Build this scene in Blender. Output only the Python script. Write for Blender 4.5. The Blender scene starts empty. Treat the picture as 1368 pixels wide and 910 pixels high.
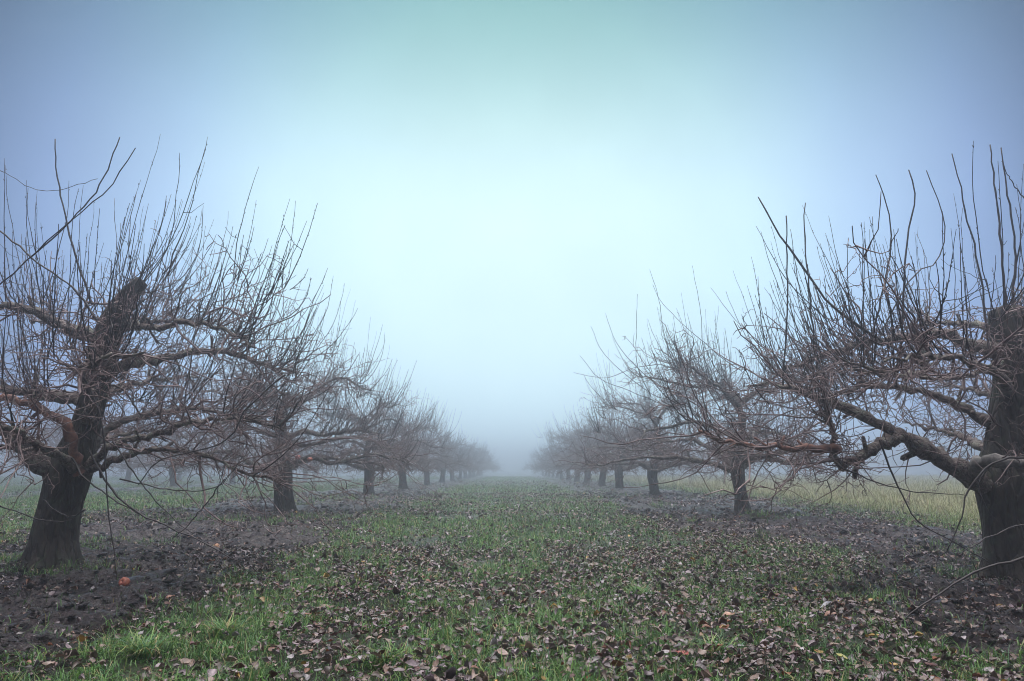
import bpy, math
import numpy as np

# ------------------------------------------------------------------ basics
rng = np.random.default_rng(11)
sc = bpy.context.scene
COL = sc.collection
W, H, FPX = 1368.0, 910.0, 988.0          # reference frame the measurements were taken in
PITCH = math.radians(9.93)                 # camera tilted up
ZC = 0.71                                  # camera height over the far ground
CP, SP = math.cos(PITCH), math.sin(PITCH)


def clamp01(t):
    return np.clip(t, 0.0, 1.0)


def sstep(a, b, v):
    t = clamp01((v - a) / (b - a))
    return t * t * (3 - 2 * t)


class Noise:
    """tileable value noise on a lattice, numpy vectorised"""
    def __init__(self, seed, n=256):
        self.n = n
        self.g = np.random.default_rng(seed).random((n, n)).astype(np.float64)

    def __call__(self, x, y):
        x = np.asarray(x, float); y = np.asarray(y, float)
        xi = np.floor(x).astype(int); yi = np.floor(y).astype(int)
        fx = x - xi; fy = y - yi
        fx = fx * fx * (3 - 2 * fx); fy = fy * fy * (3 - 2 * fy)
        n = self.n
        a = self.g[xi % n, yi % n]; b = self.g[(xi + 1) % n, yi % n]
        c = self.g[xi % n, (yi + 1) % n]; d = self.g[(xi + 1) % n, (yi + 1) % n]
        return (a * (1 - fx) + b * fx) * (1 - fy) + (c * (1 - fx) + d * fx) * fy

    def fbm(self, x, y, o=4):
        s, a, t = 0.0, 0.5, 0.0
        for k in range(o):
            s = s + a * self(x * 2 ** k + 17.3 * k, y * 2 ** k + 9.1 * k); t += a; a *= 0.5
        return s / t


N1, N2, N3, N4 = Noise(1), Noise(2), Noise(3), Noise(4)


# ------------------------------------------------------------------ the lie of the land
def macro_z(x, y):
    x = np.asarray(x, float); y = np.asarray(y, float)
    near = 1 - sstep(5.0, 14.0, y)
    return -0.16 * near - 0.035 * clamp01((x + 4) / 8) * (1 - sstep(10, 30, y)) + 0.0 * x


def mud_mask(x, y):
    """1 where the bare wet soil under the tree rows is, 0 in the grass"""
    x = np.asarray(x, float); y = np.asarray(y, float)
    wob = (N1.fbm(x * 0.75 + 40, y * 0.6 + 7, 5) - 0.5)
    fine = 1.6 * (N2.fbm(x * 2.4, y * 2.2, 4) - 0.5)
    # left strip
    li = 2.15 + 0.2 * sstep(8, 20, y) + 1.1 * wob + 0.5 * fine
    lo = 6.1 + 1.5 * wob + 0.6 * fine
    left = sstep(-0.18, 0.18, -x - li) * (1 - sstep(-0.25, 0.25, -x - lo))
    # right strip, with the tongue of grass that bulges into it
    bulge = 1.45 * np.exp(-((y - 7.7) / 1.7) ** 2) - 0.15 * np.exp(-((y - 5.2) / 0.9) ** 2)
    ri = 2.1 - 0.1 * sstep(8, 20, y) + bulge + 0.9 * wob + 0.5 * fine
    ro = 5.6 + 1.3 * wob + 0.6 * fine
    right = sstep(-0.18, 0.18, x - ri) * (1 - sstep(-0.25, 0.25, x - ro))
    # strips of the rows farther left
    far = np.zeros_like(x)
    for cx in (-14.4, -23.0):
        far = np.maximum(far, (1 - sstep(1.2, 1.9, np.abs(x - cx) + wob)))
    return np.maximum(np.maximum(left, right), far)


def micro_z(x, y, m):
    lump = (N3.fbm(x * 1.6, y * 3.2, 4) - 0.5)
    # ruts pressed along the rows and criss-crossed clods
    rut = (N4.fbm(x * 2.2 + 0.9 * y + 3, y * 4.6 - 0.5 * x, 3) - 0.5)
    clod = np.abs(N1.fbm(x * 5.5 + 31, y * 8.5 + 4, 3) - 0.5) * -2 + 0.3
    grassy = (N2.fbm(x * 0.9 + 5, y * 0.9, 3) - 0.5)
    return m * (0.08 * lump + 0.15 * rut + 0.17 * clod) + (1 - m) * 0.05 * grassy


def ground_z(x, y):
    m = mud_mask(x, y)
    fade = 1 - sstep(25, 60, np.asarray(y, float))
    return macro_z(x, y) + micro_z(np.asarray(x, float), np.asarray(y, float), m) * fade


def raydir(px, py):
    dx, dy = px - W / 2, py - H / 2
    return np.array([dx, FPX * CP + SP * dy, FPX * SP - CP * dy])


def at_depth(px, py, y):
    d = raydir(px, py)
    t = y / d[1]
    return np.array([d[0] * t, y, ZC + d[2] * t])


def on_ground(px, py):
    d = raydir(px, py)
    y = 3.0
    for _ in range(60):
        t = y / d[1]
        z = float(ground_z(d[0] * t, y))
        y = 0.5 * y + 0.5 * (z - ZC) / d[2] * d[1]
    t = y / d[1]
    return np.array([d[0] * t, y, float(ground_z(d[0] * t, y))])


# ------------------------------------------------------------------ materials
def nodes_of(name):
    m = bpy.data.materials.new(name)
    m.use_nodes = True
    nt = m.node_tree
    nt.nodes.clear()
    out = nt.nodes.new('ShaderNodeOutputMaterial')
    return m, nt, out


def nd(nt, kind, **kw):
    n = nt.nodes.new(kind)
    for k, v in kw.items():
        if k in n.inputs:
            n.inputs[k].default_value = v
        else:
            setattr(n, k, v)
    return n


def ramp(nt, stops, fac):
    r = nt.nodes.new('ShaderNodeValToRGB')
    e = r.color_ramp.elements
    while len(e) < len(stops):
        e.new(0.5)
    for i, (p, c) in enumerate(stops):
        e[i].position = p
        e[i].color = (*c, 1)
    nt.links.new(fac, r.inputs['Fac'])
    return r.outputs['Color']


def bark(name, stops, scale, bump, rough=0.85, stretch=(1, 1, 0.35), lichen=None, fissure=None):
    m, nt, out = nodes_of(name)
    L = nt.links.new
    tc = nd(nt, 'ShaderNodeTexCoord')
    mp = nd(nt, 'ShaderNodeMapping')
    mp.inputs['Scale'].default_value = stretch
    L(tc.outputs['Object'], mp.inputs['Vector'])
    n1 = nd(nt, 'ShaderNodeTexNoise', Scale=scale, Detail=6.0, Roughness=0.65)
    L(mp.outputs['Vector'], n1.inputs['Vector'])
    col = ramp(nt, stops, n1.outputs['Fac'])
    h = n1.outputs['Fac']
    if fissure:
        v = nd(nt, 'ShaderNodeTexVoronoi', feature='DISTANCE_TO_EDGE', Scale=fissure)
        nw = nd(nt, 'ShaderNodeTexNoise', Scale=scale * 0.5, Detail=3.0)
        L(mp.outputs['Vector'], nw.inputs['Vector'])
        va = nd(nt, 'ShaderNodeVectorMath', operation='MULTIPLY_ADD')
        va.inputs[1].default_value = (0.09, 0.09, 0.09)
        L(nw.outputs['Color'], va.inputs[0]); L(mp.outputs['Vector'], va.inputs[2])
        L(va.outputs['Vector'], v.inputs['Vector'])
        mr = nd(nt, 'ShaderNodeMapRange')
        mr.inputs['From Max'].default_value = 0.16
        L(v.outputs['Distance'], mr.inputs['Value'])
        ad = nd(nt, 'ShaderNodeMath', operation='MULTIPLY_ADD')
        ad.inputs[1].default_value = 0.9
        L(mr.outputs['Result'], ad.inputs[0]); L(n1.outputs['Fac'], ad.inputs[2])
        h = ad.outputs['Value']
    if lichen:
        n2 = nd(nt, 'ShaderNodeTexNoise', Scale=scale * 0.35, Detail=5.0, Roughness=0.7)
        L(tc.outputs['Object'], n2.inputs['Vector'])
        f = ramp(nt, [(0.51, (0, 0, 0)), (0.66, (1, 1, 1))], n2.outputs['Fac'])
        mx = nd(nt, 'ShaderNodeMix', data_type='RGBA')
        L(f, mx.inputs['Factor']); L(col, mx.inputs['A'])
        mx.inputs['B'].default_value = (*lichen, 1)
        col = mx.outputs['Result']
    b = nd(nt, 'ShaderNodeBsdfPrincipled', Roughness=rough)
    b.inputs['Specular IOR Level'].default_value = 0.35
    L(col, b.inputs['Base Color'])
    bp = nd(nt, 'ShaderNodeBump', Strength=bump, Distance=0.02)
    L(h, bp.inputs['Height']); L(bp.outputs['Normal'], b.inputs['Normal'])
    L(b.outputs['BSDF'], out.inputs['Surface'])
    return m


M_TRUNK = bark('trunk_bark', [(0.3, (0.014, 0.011, 0.010)), (0.55, (0.036, 0.028, 0.025)), (0.75, (0.075, 0.062, 0.056))],
               16, 0.9, 0.8, (1, 1, 0.22), (0.045, 0.052, 0.036), fissure=13)
M_LIMB = bark('limb_bark', [(0.32, (0.03, 0.022, 0.021)), (0.5, (0.105, 0.08, 0.075)), (0.7, (0.25, 0.21, 0.195))],
              22, 0.6, 0.75, (1, 1, 1), (0.20, 0.21, 0.17), fissure=22)
M_RED = bark('stripped_bark', [(0.36, (0.06, 0.036, 0.032)), (0.5, (0.17, 0.08, 0.06)), (0.66, (0.27, 0.14, 0.10))],
             13, 0.4, 0.6, (1, 1, 1))
M_PALE = bark('weathered_wood', [(0.34, (0.05, 0.045, 0.043)), (0.52, (0.15, 0.14, 0.135)), (0.68, (0.27, 0.255, 0.245))],
              18, 0.4, 0.7, (1, 1, 1))
M_TWIG = bark('twig_bark', [(0.3, (0.05, 0.033, 0.034)), (0.5, (0.145, 0.10, 0.10)), (0.7, (0.30, 0.235, 0.228))],
              9, 0.0, 0.6, (1, 1, 1))
M_SHOOT = bark('shoot_bark', [(0.3, (0.018, 0.015, 0.017)), (0.55, (0.038, 0.029, 0.031)), (0.75, (0.07, 0.052, 0.05))],
               7, 0.0, 0.5, (1, 1, 1))


def attr_mat(name, rough, spec, transl=0.0, var=0.25, scale=60):
    m, nt, out = nodes_of(name)
    L = nt.links.new
    at = nd(nt, 'ShaderNodeAttribute', attribute_name='col')
    tc = nd(nt, 'ShaderNodeTexCoord')
    nz = nd(nt, 'ShaderNodeTexNoise', Scale=scale, Detail=3.0)
    L(tc.outputs['Object'], nz.inputs['Vector'])
    mr = nd(nt, 'ShaderNodeMapRange')
    mr.inputs['From Min'].default_value = 0.3; mr.inputs['From Max'].default_value = 0.7
    mr.inputs['To Min'].default_value = 1 - var; mr.inputs['To Max'].default_value = 1 + var
    L(nz.outputs['Fac'], mr.inputs['Value'])
    mul = nd(nt, 'ShaderNodeVectorMath', operation='SCALE')
    L(at.outputs['Color'], mul.inputs[0]); L(mr.outputs['Result'], mul.inputs['Scale'])
    b = nd(nt, 'ShaderNodeBsdfPrincipled', Roughness=rough)
    b.inputs['Specular IOR Level'].default_value = spec
    L(mul.outputs['Vector'], b.inputs['Base Color'])
    sh = b.outputs['BSDF']
    if transl > 0:
        t = nd(nt, 'ShaderNodeBsdfTranslucent')
        L(mul.outputs['Vector'], t.inputs['Color'])
        mx = nd(nt, 'ShaderNodeMixShader', Fac=transl)
        L(sh, mx.inputs[1]); L(t.outputs['BSDF'], mx.inputs[2])
        sh = mx.outputs['Shader']
    L(sh, out.inputs['Surface'])
    return m


M_GRASS = attr_mat('grass_blade', 0.5, 0.4, 0.3, 0.2, 12)
M_LEAF = attr_mat('dead_leaf', 0.45, 0.5, 0.1, 0.4, 70)


def apple_mat(name, a, b_, rough=0.35):
    m, nt, out = nodes_of(name)
    L = nt.links.new
    tc = nd(nt, 'ShaderNodeTexCoord')
    nz = nd(nt, 'ShaderNodeTexNoise', Scale=22.0, Detail=4.0)
    L(tc.outputs['Object'], nz.inputs['Vector'])
    c = ramp(nt, [(0.38, a), (0.62, b_)], nz.outputs['Fac'])
    b = nd(nt, 'ShaderNodeBsdfPrincipled', Roughness=rough)
    L(c, b.inputs['Base Color']); L(b.outputs['BSDF'], out.inputs['Surface'])
    return m


def ground_mat():
    m, nt, out = nodes_of('orchard_soil')
    L = nt.links.new
    at = nd(nt, 'ShaderNodeAttribute', attribute_name='mud')
    tc = nd(nt, 'ShaderNodeTexCoord')
    big = nd(nt, 'ShaderNodeTexNoise', Scale=1.3, Detail=8.0, Roughness=0.65)
    fine = nd(nt, 'ShaderNodeTexNoise', Scale=26.0, Detail=8.0, Roughness=0.7)
    for n in (big, fine):
        L(tc.outputs['Object'], n.inputs['Vector'])
    mud = ramp(nt, [(0.36, (0.011, 0.008, 0.009)), (0.5, (0.031, 0.022, 0.025)), (0.64, (0.072, 0.055, 0.06))], fine.outputs['Fac'])
    turf = ramp(nt, [(0.35, (0.016, 0.016, 0.010)), (0.55, (0.026, 0.030, 0.014)), (0.7, (0.042, 0.045, 0.022))], big.outputs['Fac'])  # turf base darkened to stand for shade between the blades
    mx = nd(nt, 'ShaderNodeMix', data_type='RGBA')
    L(at.outputs['Fac'], mx.inputs['Factor']); L(turf, mx.inputs['A']); L(mud, mx.inputs['B'])
    b = nd(nt, 'ShaderNodeBsdfPrincipled')
    L(mx.outputs['Result'], b.inputs['Base Color'])
    r = ramp(nt, [(0.44, (0.14,) * 3), (0.62, (0.48,) * 3)], big.outputs['Fac'])
    L(r, b.inputs['Roughness'])
    b.inputs['Specular IOR Level'].default_value = 0.5
    bp = nd(nt, 'ShaderNodeBump', Strength=1.0, Distance=0.06)
    L(fine.outputs['Fac'], bp.inputs['Height']); L(bp.outputs['Normal'], b.inputs['Normal'])
    L(b.outputs['BSDF'], out.inputs['Surface'])
    return m


# ------------------------------------------------------------------ mesh helpers
def mesh_np(name, V, faces, mat, smooth=True, attrs=None):
    """faces: list of (F,k) integer arrays"""
    me = bpy.data.meshes.new(name)
    V = np.ascontiguousarray(V, np.float32)
    me.vertices.add(len(V))
    me.vertices.foreach_set('co', V.ravel())
    loops = np.concatenate([f.ravel() for f in faces]).astype(np.int32)
    tot = np.concatenate([np.full(len(f), f.shape[1], np.int32) for f in faces])
    start = np.concatenate([[0], np.cumsum(tot)[:-1]]).astype(np.int32)
    me.loops.add(len(loops)); me.loops.foreach_set('vertex_index', loops)
    me.polygons.add(len(tot)); me.polygons.foreach_set('loop_start', start)
    if smooth:
        me.polygons.foreach_set('use_smooth', np.ones(len(tot), bool))
    if attrs:
        for k, a in attrs.items():
            if a.ndim == 1:
                t = me.attributes.new(k, 'FLOAT', 'POINT'); t.data.foreach_set('value', a.astype(np.float32))
            else:
                c = np.ones((len(a), 4), np.float32); c[:, :3] = a
                t = me.attributes.new(k, 'FLOAT_COLOR', 'POINT'); t.data.foreach_set('color', c.ravel())
    me.materials.append(mat)
    me.update(calc_edges=True)
    me.validate()
    return me


def link(name, me, parent=None, loc=None):
    o = bpy.data.objects.new(name, me)
    COL.objects.link(o)
    if parent is not None:
        o.parent = parent
    if loc is not None:
        o.location = tuple(loc)
    return o


def tag(o, label=None, cat=None, group=None, kind=None):
    if label: o['label'] = label
    if cat: o['category'] = cat
    if group: o['group'] = group
    if kind: o['kind'] = kind
    return o


def unit(v):
    return v / np.maximum(np.linalg.norm(v, axis=-1, keepdims=True), 1e-9)


class Tubes:
    def __init__(self):
        self.V, self.Q, self.T, self.n = [], [], [], 0

    def add(self, P, R, k=4, lump=0.0, cap=True):
        """P (M,n,3) centre lines, R (M,n) radii"""
        P = np.asarray(P, float); R = np.asarray(R, float)
        if P.ndim == 2:
            P, R = P[None], R[None]
        M, n = P.shape[:2]
        if M == 0:
            return
        T = np.empty_like(P)
        T[:, 1:-1] = P[:, 2:] - P[:, :-2]; T[:, 0] = P[:, 1] - P[:, 0]; T[:, -1] = P[:, -1] - P[:, -2]
        T = unit(T)
        a = np.where(np.abs(T[:, 0, 2:3]) > 0.9, np.array([[1.0, 0, 0]]), np.array([[0, 0, 1.0]]))
        u = unit(np.cross(T[:, 0], a))
        U = np.empty_like(P); U[:, 0] = u
        for i in range(1, n):
            u = unit(u - T[:, i] * (u * T[:, i]).sum(-1, keepdims=True)); U[:, i] = u
        Wv = np.cross(T, U)
        an = np.arange(k) * 2 * math.pi / k
        ring = U[:, :, None] * np.cos(an)[None, None, :, None] + Wv[:, :, None] * np.sin(an)[None, None, :, None]
        rr = np.repeat(R[:, :, None], k, 2)
        if lump > 0:
            rr = rr * (1 + lump * rng.normal(size=rr.shape))
            rr = rr * (1 + 1.2 * lump * rng.normal(size=(M, n, 1)))
        X = P[:, :, None] + ring * rr[..., None]
        base = self.n
        idx = base + np.arange(M * n * k).reshape(M, n, k)
        nx = np.roll(idx, -1, 2)
        q = np.stack([idx[:, :-1], nx[:, :-1], nx[:, 1:], idx[:, 1:]], -1).reshape(-1, 4)
        self.V.append(X.reshape(-1, 3)); self.Q.append(q); self.n += M * n * k
        if cap:
            tip = P[:, -1] + T[:, -1] * R[:, -1:] * 0.7
            ti = self.n + np.arange(M)
            self.V.append(tip); self.n += M
            t = np.stack([idx[:, -1], nx[:, -1], np.repeat(ti[:, None], k, 1)], -1).reshape(-1, 3)
            self.T.append(t)

    def mesh(self, name, mat):
        f = [np.concatenate(self.Q)]
        if self.T:
            f.append(np.concatenate(self.T))
        return mesh_np(name, np.concatenate(self.V), f, mat)


def catmull(pts, n):
    pts = np.asarray(pts, float)
    p = np.concatenate([[2 * pts[0] - pts[1]], pts, [2 * pts[-1] - pts[-2]]])
    seg = np.linalg.norm(np.diff(pts, axis=0)[:, :3], axis=1)
    cum = np.concatenate([[0], np.cumsum(seg)])
    s = np.linspace(0, cum[-1] * (1 - 1e-9), n)
    i = np.clip(np.searchsorted(cum, s, 'right') - 1, 0, len(seg) - 1)
    t = ((s - cum[i]) / seg[i])[:, None]
    a, b, c, d = p[i], p[i + 1], p[i + 2], p[i + 3]
    return 0.5 * ((2 * b) + (-a + c) * t + (2 * a - 5 * b + 4 * c - d) * t ** 2 + (-a + 3 * b - 3 * c + d) * t ** 3)


def grow(S, d0, d1, length, n, crook, power=1.0):
    """vectorised walks: direction turns from d0 to d1 with random crooks"""
    M = len(S)
    P = np.empty((M, n, 3)); P[:, 0] = S
    step = (length / (n - 1))[:, None]
    off = np.zeros((M, 3))
    for i in range(1, n):
        s = ((i - 0.5) / (n - 1)) ** power
        off = off * 0.55 + rng.normal(size=(M, 3)) * crook
        P[:, i] = P[:, i - 1] + unit(d0 * (1 - s) + d1 * s + off) * step
    return P


def sample_on(P, R, M, lo=0.0, hi=1.0):
    """random points on poly lines P (K,n,3): position, tangent, radius, relative place"""
    K, n = P.shape[:2]
    k = rng.integers(0, K, M)
    s = (lo + (hi - lo) * rng.random(M)) * (n - 1)
    i = np.minimum(s.astype(int), n - 2); f = (s - i)[:, None]
    p = P[k, i] * (1 - f) + P[k, i + 1] * f
    t = unit(P[k, i + 1] - P[k, i])
    r = R[k, i] * (1 - f[:, 0]) + R[k, i + 1] * f[:, 0]
    return p, t, r, s / (n - 1)


def perp_dir(t):
    v = rng.normal(size=t.shape)
    return unit(v - t * (v * t).sum(-1, keepdims=True))


# ------------------------------------------------------------------ apple trees
UP = np.array([0, 0, 1.0])


def trunk_mesh(pts, rad, sides, n, seed):
    q = catmull(np.column_stack([pts, rad]), n)
    P, R = q[:, :3], q[:, 3]
    nz = Noise(seed, 64)
    T = np.gradient(P, axis=0); T = unit(T)
    u = unit(np.cross(T[0], [0, 1.0, 0])); U = []
    for i in range(n):
        u = unit(u - T[i] * (u @ T[i])); U.append(u)
    U = np.array(U); Wv = np.cross(T, U)
    an = np.arange(sides) * 2 * math.pi / sides
    s = np.concatenate([[0], np.cumsum(np.linalg.norm(np.diff(P, axis=0), axis=1))])
    A, Sg = np.meshgrid(an, s)
    ca, sa = np.cos(A), np.sin(A)
    big = nz.fbm(ca * 1.3 + 8 + Sg * 1.1, sa * 1.3 + 8 + Sg * 0.6, 3) - 0.5
    rid = nz.fbm(ca * 5 + 20 + Sg * 0.7, sa * 5 + 20 - Sg * 0.9, 3) - 0.5
    flare = np.exp(-np.maximum(Sg - 0.08, 0) / 0.13) * (0.35 + 0.65 * np.sin(A * 5 + seed + 1.5 * big)) * 0.62
    k = 1 + 0.5 * big + 0.30 * rid + flare
    X = P[:, None] + (U[:, None] * ca[..., None] + Wv[:, None] * sa[..., None]) * (R[:, None] * k)[..., None]
    V = X.reshape(-1, 3)
    idx = np.arange(n * sides).reshape(n, sides); nx = np.roll(idx, -1, 1)
    q = np.stack([idx[:-1], nx[:-1], nx[1:], idx[1:]], -1).reshape(-1, 4)
    V = np.concatenate([V, [P[-1] + T[-1] * R[-1] * 0.25]])
    t = np.stack([idx[-1], nx[-1], np.full(sides, len(V) - 1)], -1)
    return mesh_np('trunk', V, [q, t], M_TRUNK), P, R


def lod_of(y):
    return 0 if y < 9 else 1 if y < 16 else 2 if y < 30 else 3


LOD = [   # sides limb/twig, counts per tree
    dict(lk=10, tk=5, sec=17, ter=2300, spur=3200, shoot=430, droop=70, n=8, thick=1.0, own=70),
    dict(lk=8, tk=4, sec=21, ter=3000, spur=3000, shoot=300, droop=30, n=7, thick=1.1, own=30),
    dict(lk=6, tk=3, sec=18, ter=2400, spur=1600, shoot=240, droop=16, n=6, thick=1.3, own=0),
    dict(lk=5, tk=3, sec=15, ter=1600, spur=0, shoot=170, droop=6, n=5, thick=1.9, own=0),
]


def generic_spec(seed, spread=1.0):
    """trunk spine and scaffold limbs (local coordinates) of an old, hard pruned apple tree"""
    g = np.random.default_rng(seed)
    lean = g.normal(size=2) * 0.12
    th = g.uniform(0.66, 0.82)
    top = g.uniform(1.95, 2.35)
    w = g.normal(size=(4, 2)) * 0.07
    r = g.uniform(0.135, 0.165)
    spine = [(0, 0, -0.12), (lean[0] * .2, lean[1] * .2, 0.15), (lean[0] * .5, lean[1] * .5, th * .55),
             (lean[0], lean[1], th), (lean[0] + w[0, 0], lean[1] + w[0, 1], th + 0.35 * (top - th)),
             (lean[0] + w[1, 0] + w[0, 0], lean[1] + w[1, 1], th + 0.7 * (top - th)),
             (lean[0] + w[2, 0] * 2, lean[1] + w[2, 1] * 2, top)]
    rad = [r * 1.08, r * 0.98, r * 0.88, r * 0.95, r * 0.56, r * 0.45, r * 0.30]
    limbs = []
    tiers = [(th * 0.95, th * 1.2, 5, 1.9, 2.5, 0.058, 0.20), (th + 0.45, th + 0.7, 5, 1.8, 2.4, 0.046, 0.12),
             (top - 0.45, top - 0.05, 5, 1.3, 1.9, 0.036, 0.32)]
    for z0, z1, cnt, l0, l1, rr, rise in tiers:
        ph = g.uniform(0, 6.28)
        for k in range(cnt):
            a = ph + 2 * math.pi * k / cnt + g.normal() * 0.28
            z = g.uniform(z0, z1); ln = g.uniform(l0, l1) * spread
            f = (z - th) / (top - th) if z > th else 0
            cx = lean[0] + (w[0, 0] if f > 0.2 else 0); cy = lean[1] + (w[0, 1] if f > 0.2 else 0)
            d = np.array([math.cos(a), math.sin(a), 0])
            side = np.array([-d[1], d[0], 0])
            pts = []
            for i, s in enumerate((0.0, 0.2, 0.42, 0.66, 0.85, 1.0)):
                zz = rise * ln * math.sin(min(s * 1.5, 1) * 1.57) * 0.75 - 0.13 * ln * s * s * (1.0 if rise < 0.3 else 0.4)
                j = g.normal(size=2) * 0.075 * (i > 0)
                pts.append(np.array([cx, cy, z + zz + j[1]]) + d * ln * s + side * (j[0] + 0.12 * g.normal() * s))
            limbs.append((pts, rr * g.uniform(0.85, 1.15), 0.010, 0))
    return spine, rad, limbs


MATS = {0: None, 1: M_RED, 2: M_PALE}
N_TREE = [0]


def build_tree(name, base, spec, label, group, lod, seed, scale=1.0, shoots_px=(), dens=1.0):
    global rng
    rng = np.random.default_rng(seed)
    L = dict(LOD[lod])
    for k_ in ('sec', 'ter', 'spur', 'shoot', 'droop'):
        L[k_] = int(L[k_] * dens)
    spine, rad, limbs = spec
    root = bpy.data.objects.new(name, None)
    root.empty_display_size = 0.3
    COL.objects.link(root)
    root.location = tuple(base)
    tag(root, label, 'apple tree', group)
    th = L['thick']
    me, SPp, SPr = trunk_mesh(np.array(spine) * scale, np.array(rad) * scale, [30, 22, 14, 10][lod], [60, 40, 24, 14][lod], seed)
    link('trunk', me, root)
    LP, LR = [], []
    nl = [30, 22, 14, 9][lod]
    crown_t, twig_all = Tubes(), []
    for pts, r0, r1, mk in limbs:
        P = catmull(np.array(pts) * scale, nl)
        wig = rng.normal(size=P.shape) * 0.012; wig[0] = 0
        P = P + wig
        s = np.linspace(0, 1, nl)
        R = (r0 + (r1 - r0) * s ** 0.8) * scale
        LP.append(P); LR.append(R)
    LPa, LRa = np.array(LP), np.array(LR)
    TP, TR = [], []
    tw = Tubes()
    # branches off each limb, then twigs off those
    secP, secR = [], []
    for li, (P, R) in enumerate(zip(LP, LR)):
        R = R * (1 + 0.28 * np.exp(-np.linspace(0, 1, nl) / 0.06))
        for kn in rng.uniform(0.08, 0.97, 6):
            R = R * (1 + rng.uniform(0.05, 0.22) * np.exp(-((np.linspace(0, 1, nl) - kn) / 0.028) ** 2))
        t = Tubes()
        t.add(P, R, L['lk'], 0.085)
        if lod < 2:          # sawn stubs and knobs
            q_, tq, rq, _ = sample_on(P[None], R[None], 5, 0.1, 0.95)
            dq = unit(perp_dir(tq) + UP * 0.3 + tq * 0.3)
            t.add(grow(q_, dq, dq, rng.uniform(0.05, 0.15, 5) + rq, 4, 0.1), (rq * rng.uniform(0.3, 0.55, 5))[:, None] * np.array([1.2, 1, .95, 1.0])[None], 7, 0.06)
        mk = limbs[li][3]
        me = t.mesh('limb', MATS[mk] or M_LIMB)
        lo = link('limb', me, root)
        if mk == 1: lo['label'] = 'limb with reddish stripped bark'
        if mk == 2: lo['label'] = 'pale grey weathered limb'
        M = L['sec']
        p, tg, r, s = sample_on(P[None], R[None], M, 0.18 if dens > 0.9 else 0.36, 1.0)
        out = unit(p * np.array([1, 1, 0]) + 1e-6)
        d0 = unit(perp_dir(tg) * 1.0 + tg * 0.7 + UP * 0.1)
        d1 = unit(d0 * 0.7 + out * 0.6 + UP * rng.uniform(-0.35, 0.75, (M, 1)))
        ln = rng.uniform(0.3, 1.05, M) * scale
        SPt = grow(p, d0, d1, ln, L['n'], 0.24)
        r0 = np.minimum(r * 0.6, rng.uniform(0.005, 0.0125, M)) * (0.8 + 0.2 * th)
        SR = r0[:, None] * (1 - 0.65 * np.linspace(0, 1, L['n']))[None]
        b = Tubes()
        b.add(SPt, SR, max(L['tk'], 4) if lod < 2 else 3, 0.06)
        secP.append(SPt); secR.append(SR)
        if lod < 2:
            link('branch_growth', b.mesh('branch_growth', M_TWIG), lo)
        else:
            tw.add(SPt, SR, 3)
    secP = np.concatenate(secP); secR = np.concatenate(secR)
    hp = SPp[len(SPp) // 2:]; hr = SPr[len(SPp) // 2:]
    M = L['sec'] * 2
    p, tg, r, s = sample_on(hp[None], hr[None], M, 0.0, 1.0)
    d0 = unit(perp_dir(tg) + UP * 0.2)
    SPt = grow(p + d0 * r[:, None] * 0.7, d0, unit(d0 + UP * rng.uniform(-0.3, 0.9, (M, 1)) + rng.normal(size=(M, 3)) * 0.4), rng.uniform(0.2, 0.75, M) * scale, L['n'], 0.32)
    SR = rng.uniform(0.007, 0.014, M)[:, None] * (1 - 0.65 * np.linspace(0, 1, L['n']))[None]
    tw.add(SPt, SR, max(3, L['tk']), 0.06)
    secP = np.concatenate([secP, SPt]); secR = np.concatenate([secR, SR])
    # tertiary twigs
    for (SP_, SR_, M, lo_) in ((secP, secR, int(L['ter'] * 0.72), 0.05), (LPa, LRa, int(L['ter'] * 0.28), 0.12 if dens > 0.9 else 0.3)):
        p, tg, r, s = sample_on(SP_, SR_, M, lo_, 1.0)
        d0 = unit(perp_dir(tg) + tg * 0.5)
        d1 = unit(d0 + rng.normal(size=(M, 3)) * 0.7 + UP * 0.15)
        ln = rng.uniform(0.10, 0.5, M) ** 1.2 * 1.15 * scale
        TP_ = grow(p, d0, d1, ln, L['n'] - 1, 0.33)
        r0 = rng.uniform(0.0022, 0.005, M) * th
        TR_ = r0[:, None] * (1 - 0.55 * np.linspace(0, 1, L['n'] - 1))[None]
        tw.add(TP_, TR_, L['tk'] if lod else 4, 0.1)
        TP.append(TP_); TR.append(TR_)
    TPa, TRa = np.concatenate(TP), np.concatenate(TR)
    if L['spur']:
        M = L['spur']
        p, tg, r, s = sample_on(TPa, TRa, M, 0.1, 1.0)
        d0 = unit(perp_dir(tg) + tg * 0.3)
        P_ = grow(p, d0, unit(d0 + rng.normal(size=(M, 3)) * 0.8), rng.uniform(0.03, 0.14, M), 4, 0.4)
        R_ = rng.uniform(0.0022, 0.0042, M)[:, None] * th * np.array([1, 0.85, 0.8, 0.75])[None]
        tw.add(P_, R_, 3)
    # drooping low twigs
    M = L['droop']
    lowm = LPa[np.argsort(LPa[:, nl // 2, 2])[:6]]
    lowr = LRa[np.argsort(LPa[:, nl // 2, 2])[:6]]
    p, tg, r, s = sample_on(lowm, lowr, M, 0.25, 1.0)
    out = unit(p * np.array([1, 1, 0]) + 1e-6)
    P_ = grow(p, unit(perp_dir(tg) * 0.6 + out * 0.6), unit(out + rng.normal(size=(M, 3)) * 0.35 - UP * rng.uniform(0.0, 0.7, (M, 1))),
              rng.uniform(0.4, 1.15, M) * scale, L['n'] + 1, 0.2)
    P_[:, :, 2] = np.maximum(P_[:, :, 2], 0.12 if lod == 0 else 0.4)
    R_ = rng.uniform(0.0038, 0.007, M)[:, None] * th * (1 - 0.6 * np.linspace(0, 1, L['n'] + 1))[None]
    tw.add(P_, R_, L['tk'])
    # upright water shoots
    M = L['shoot']
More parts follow.
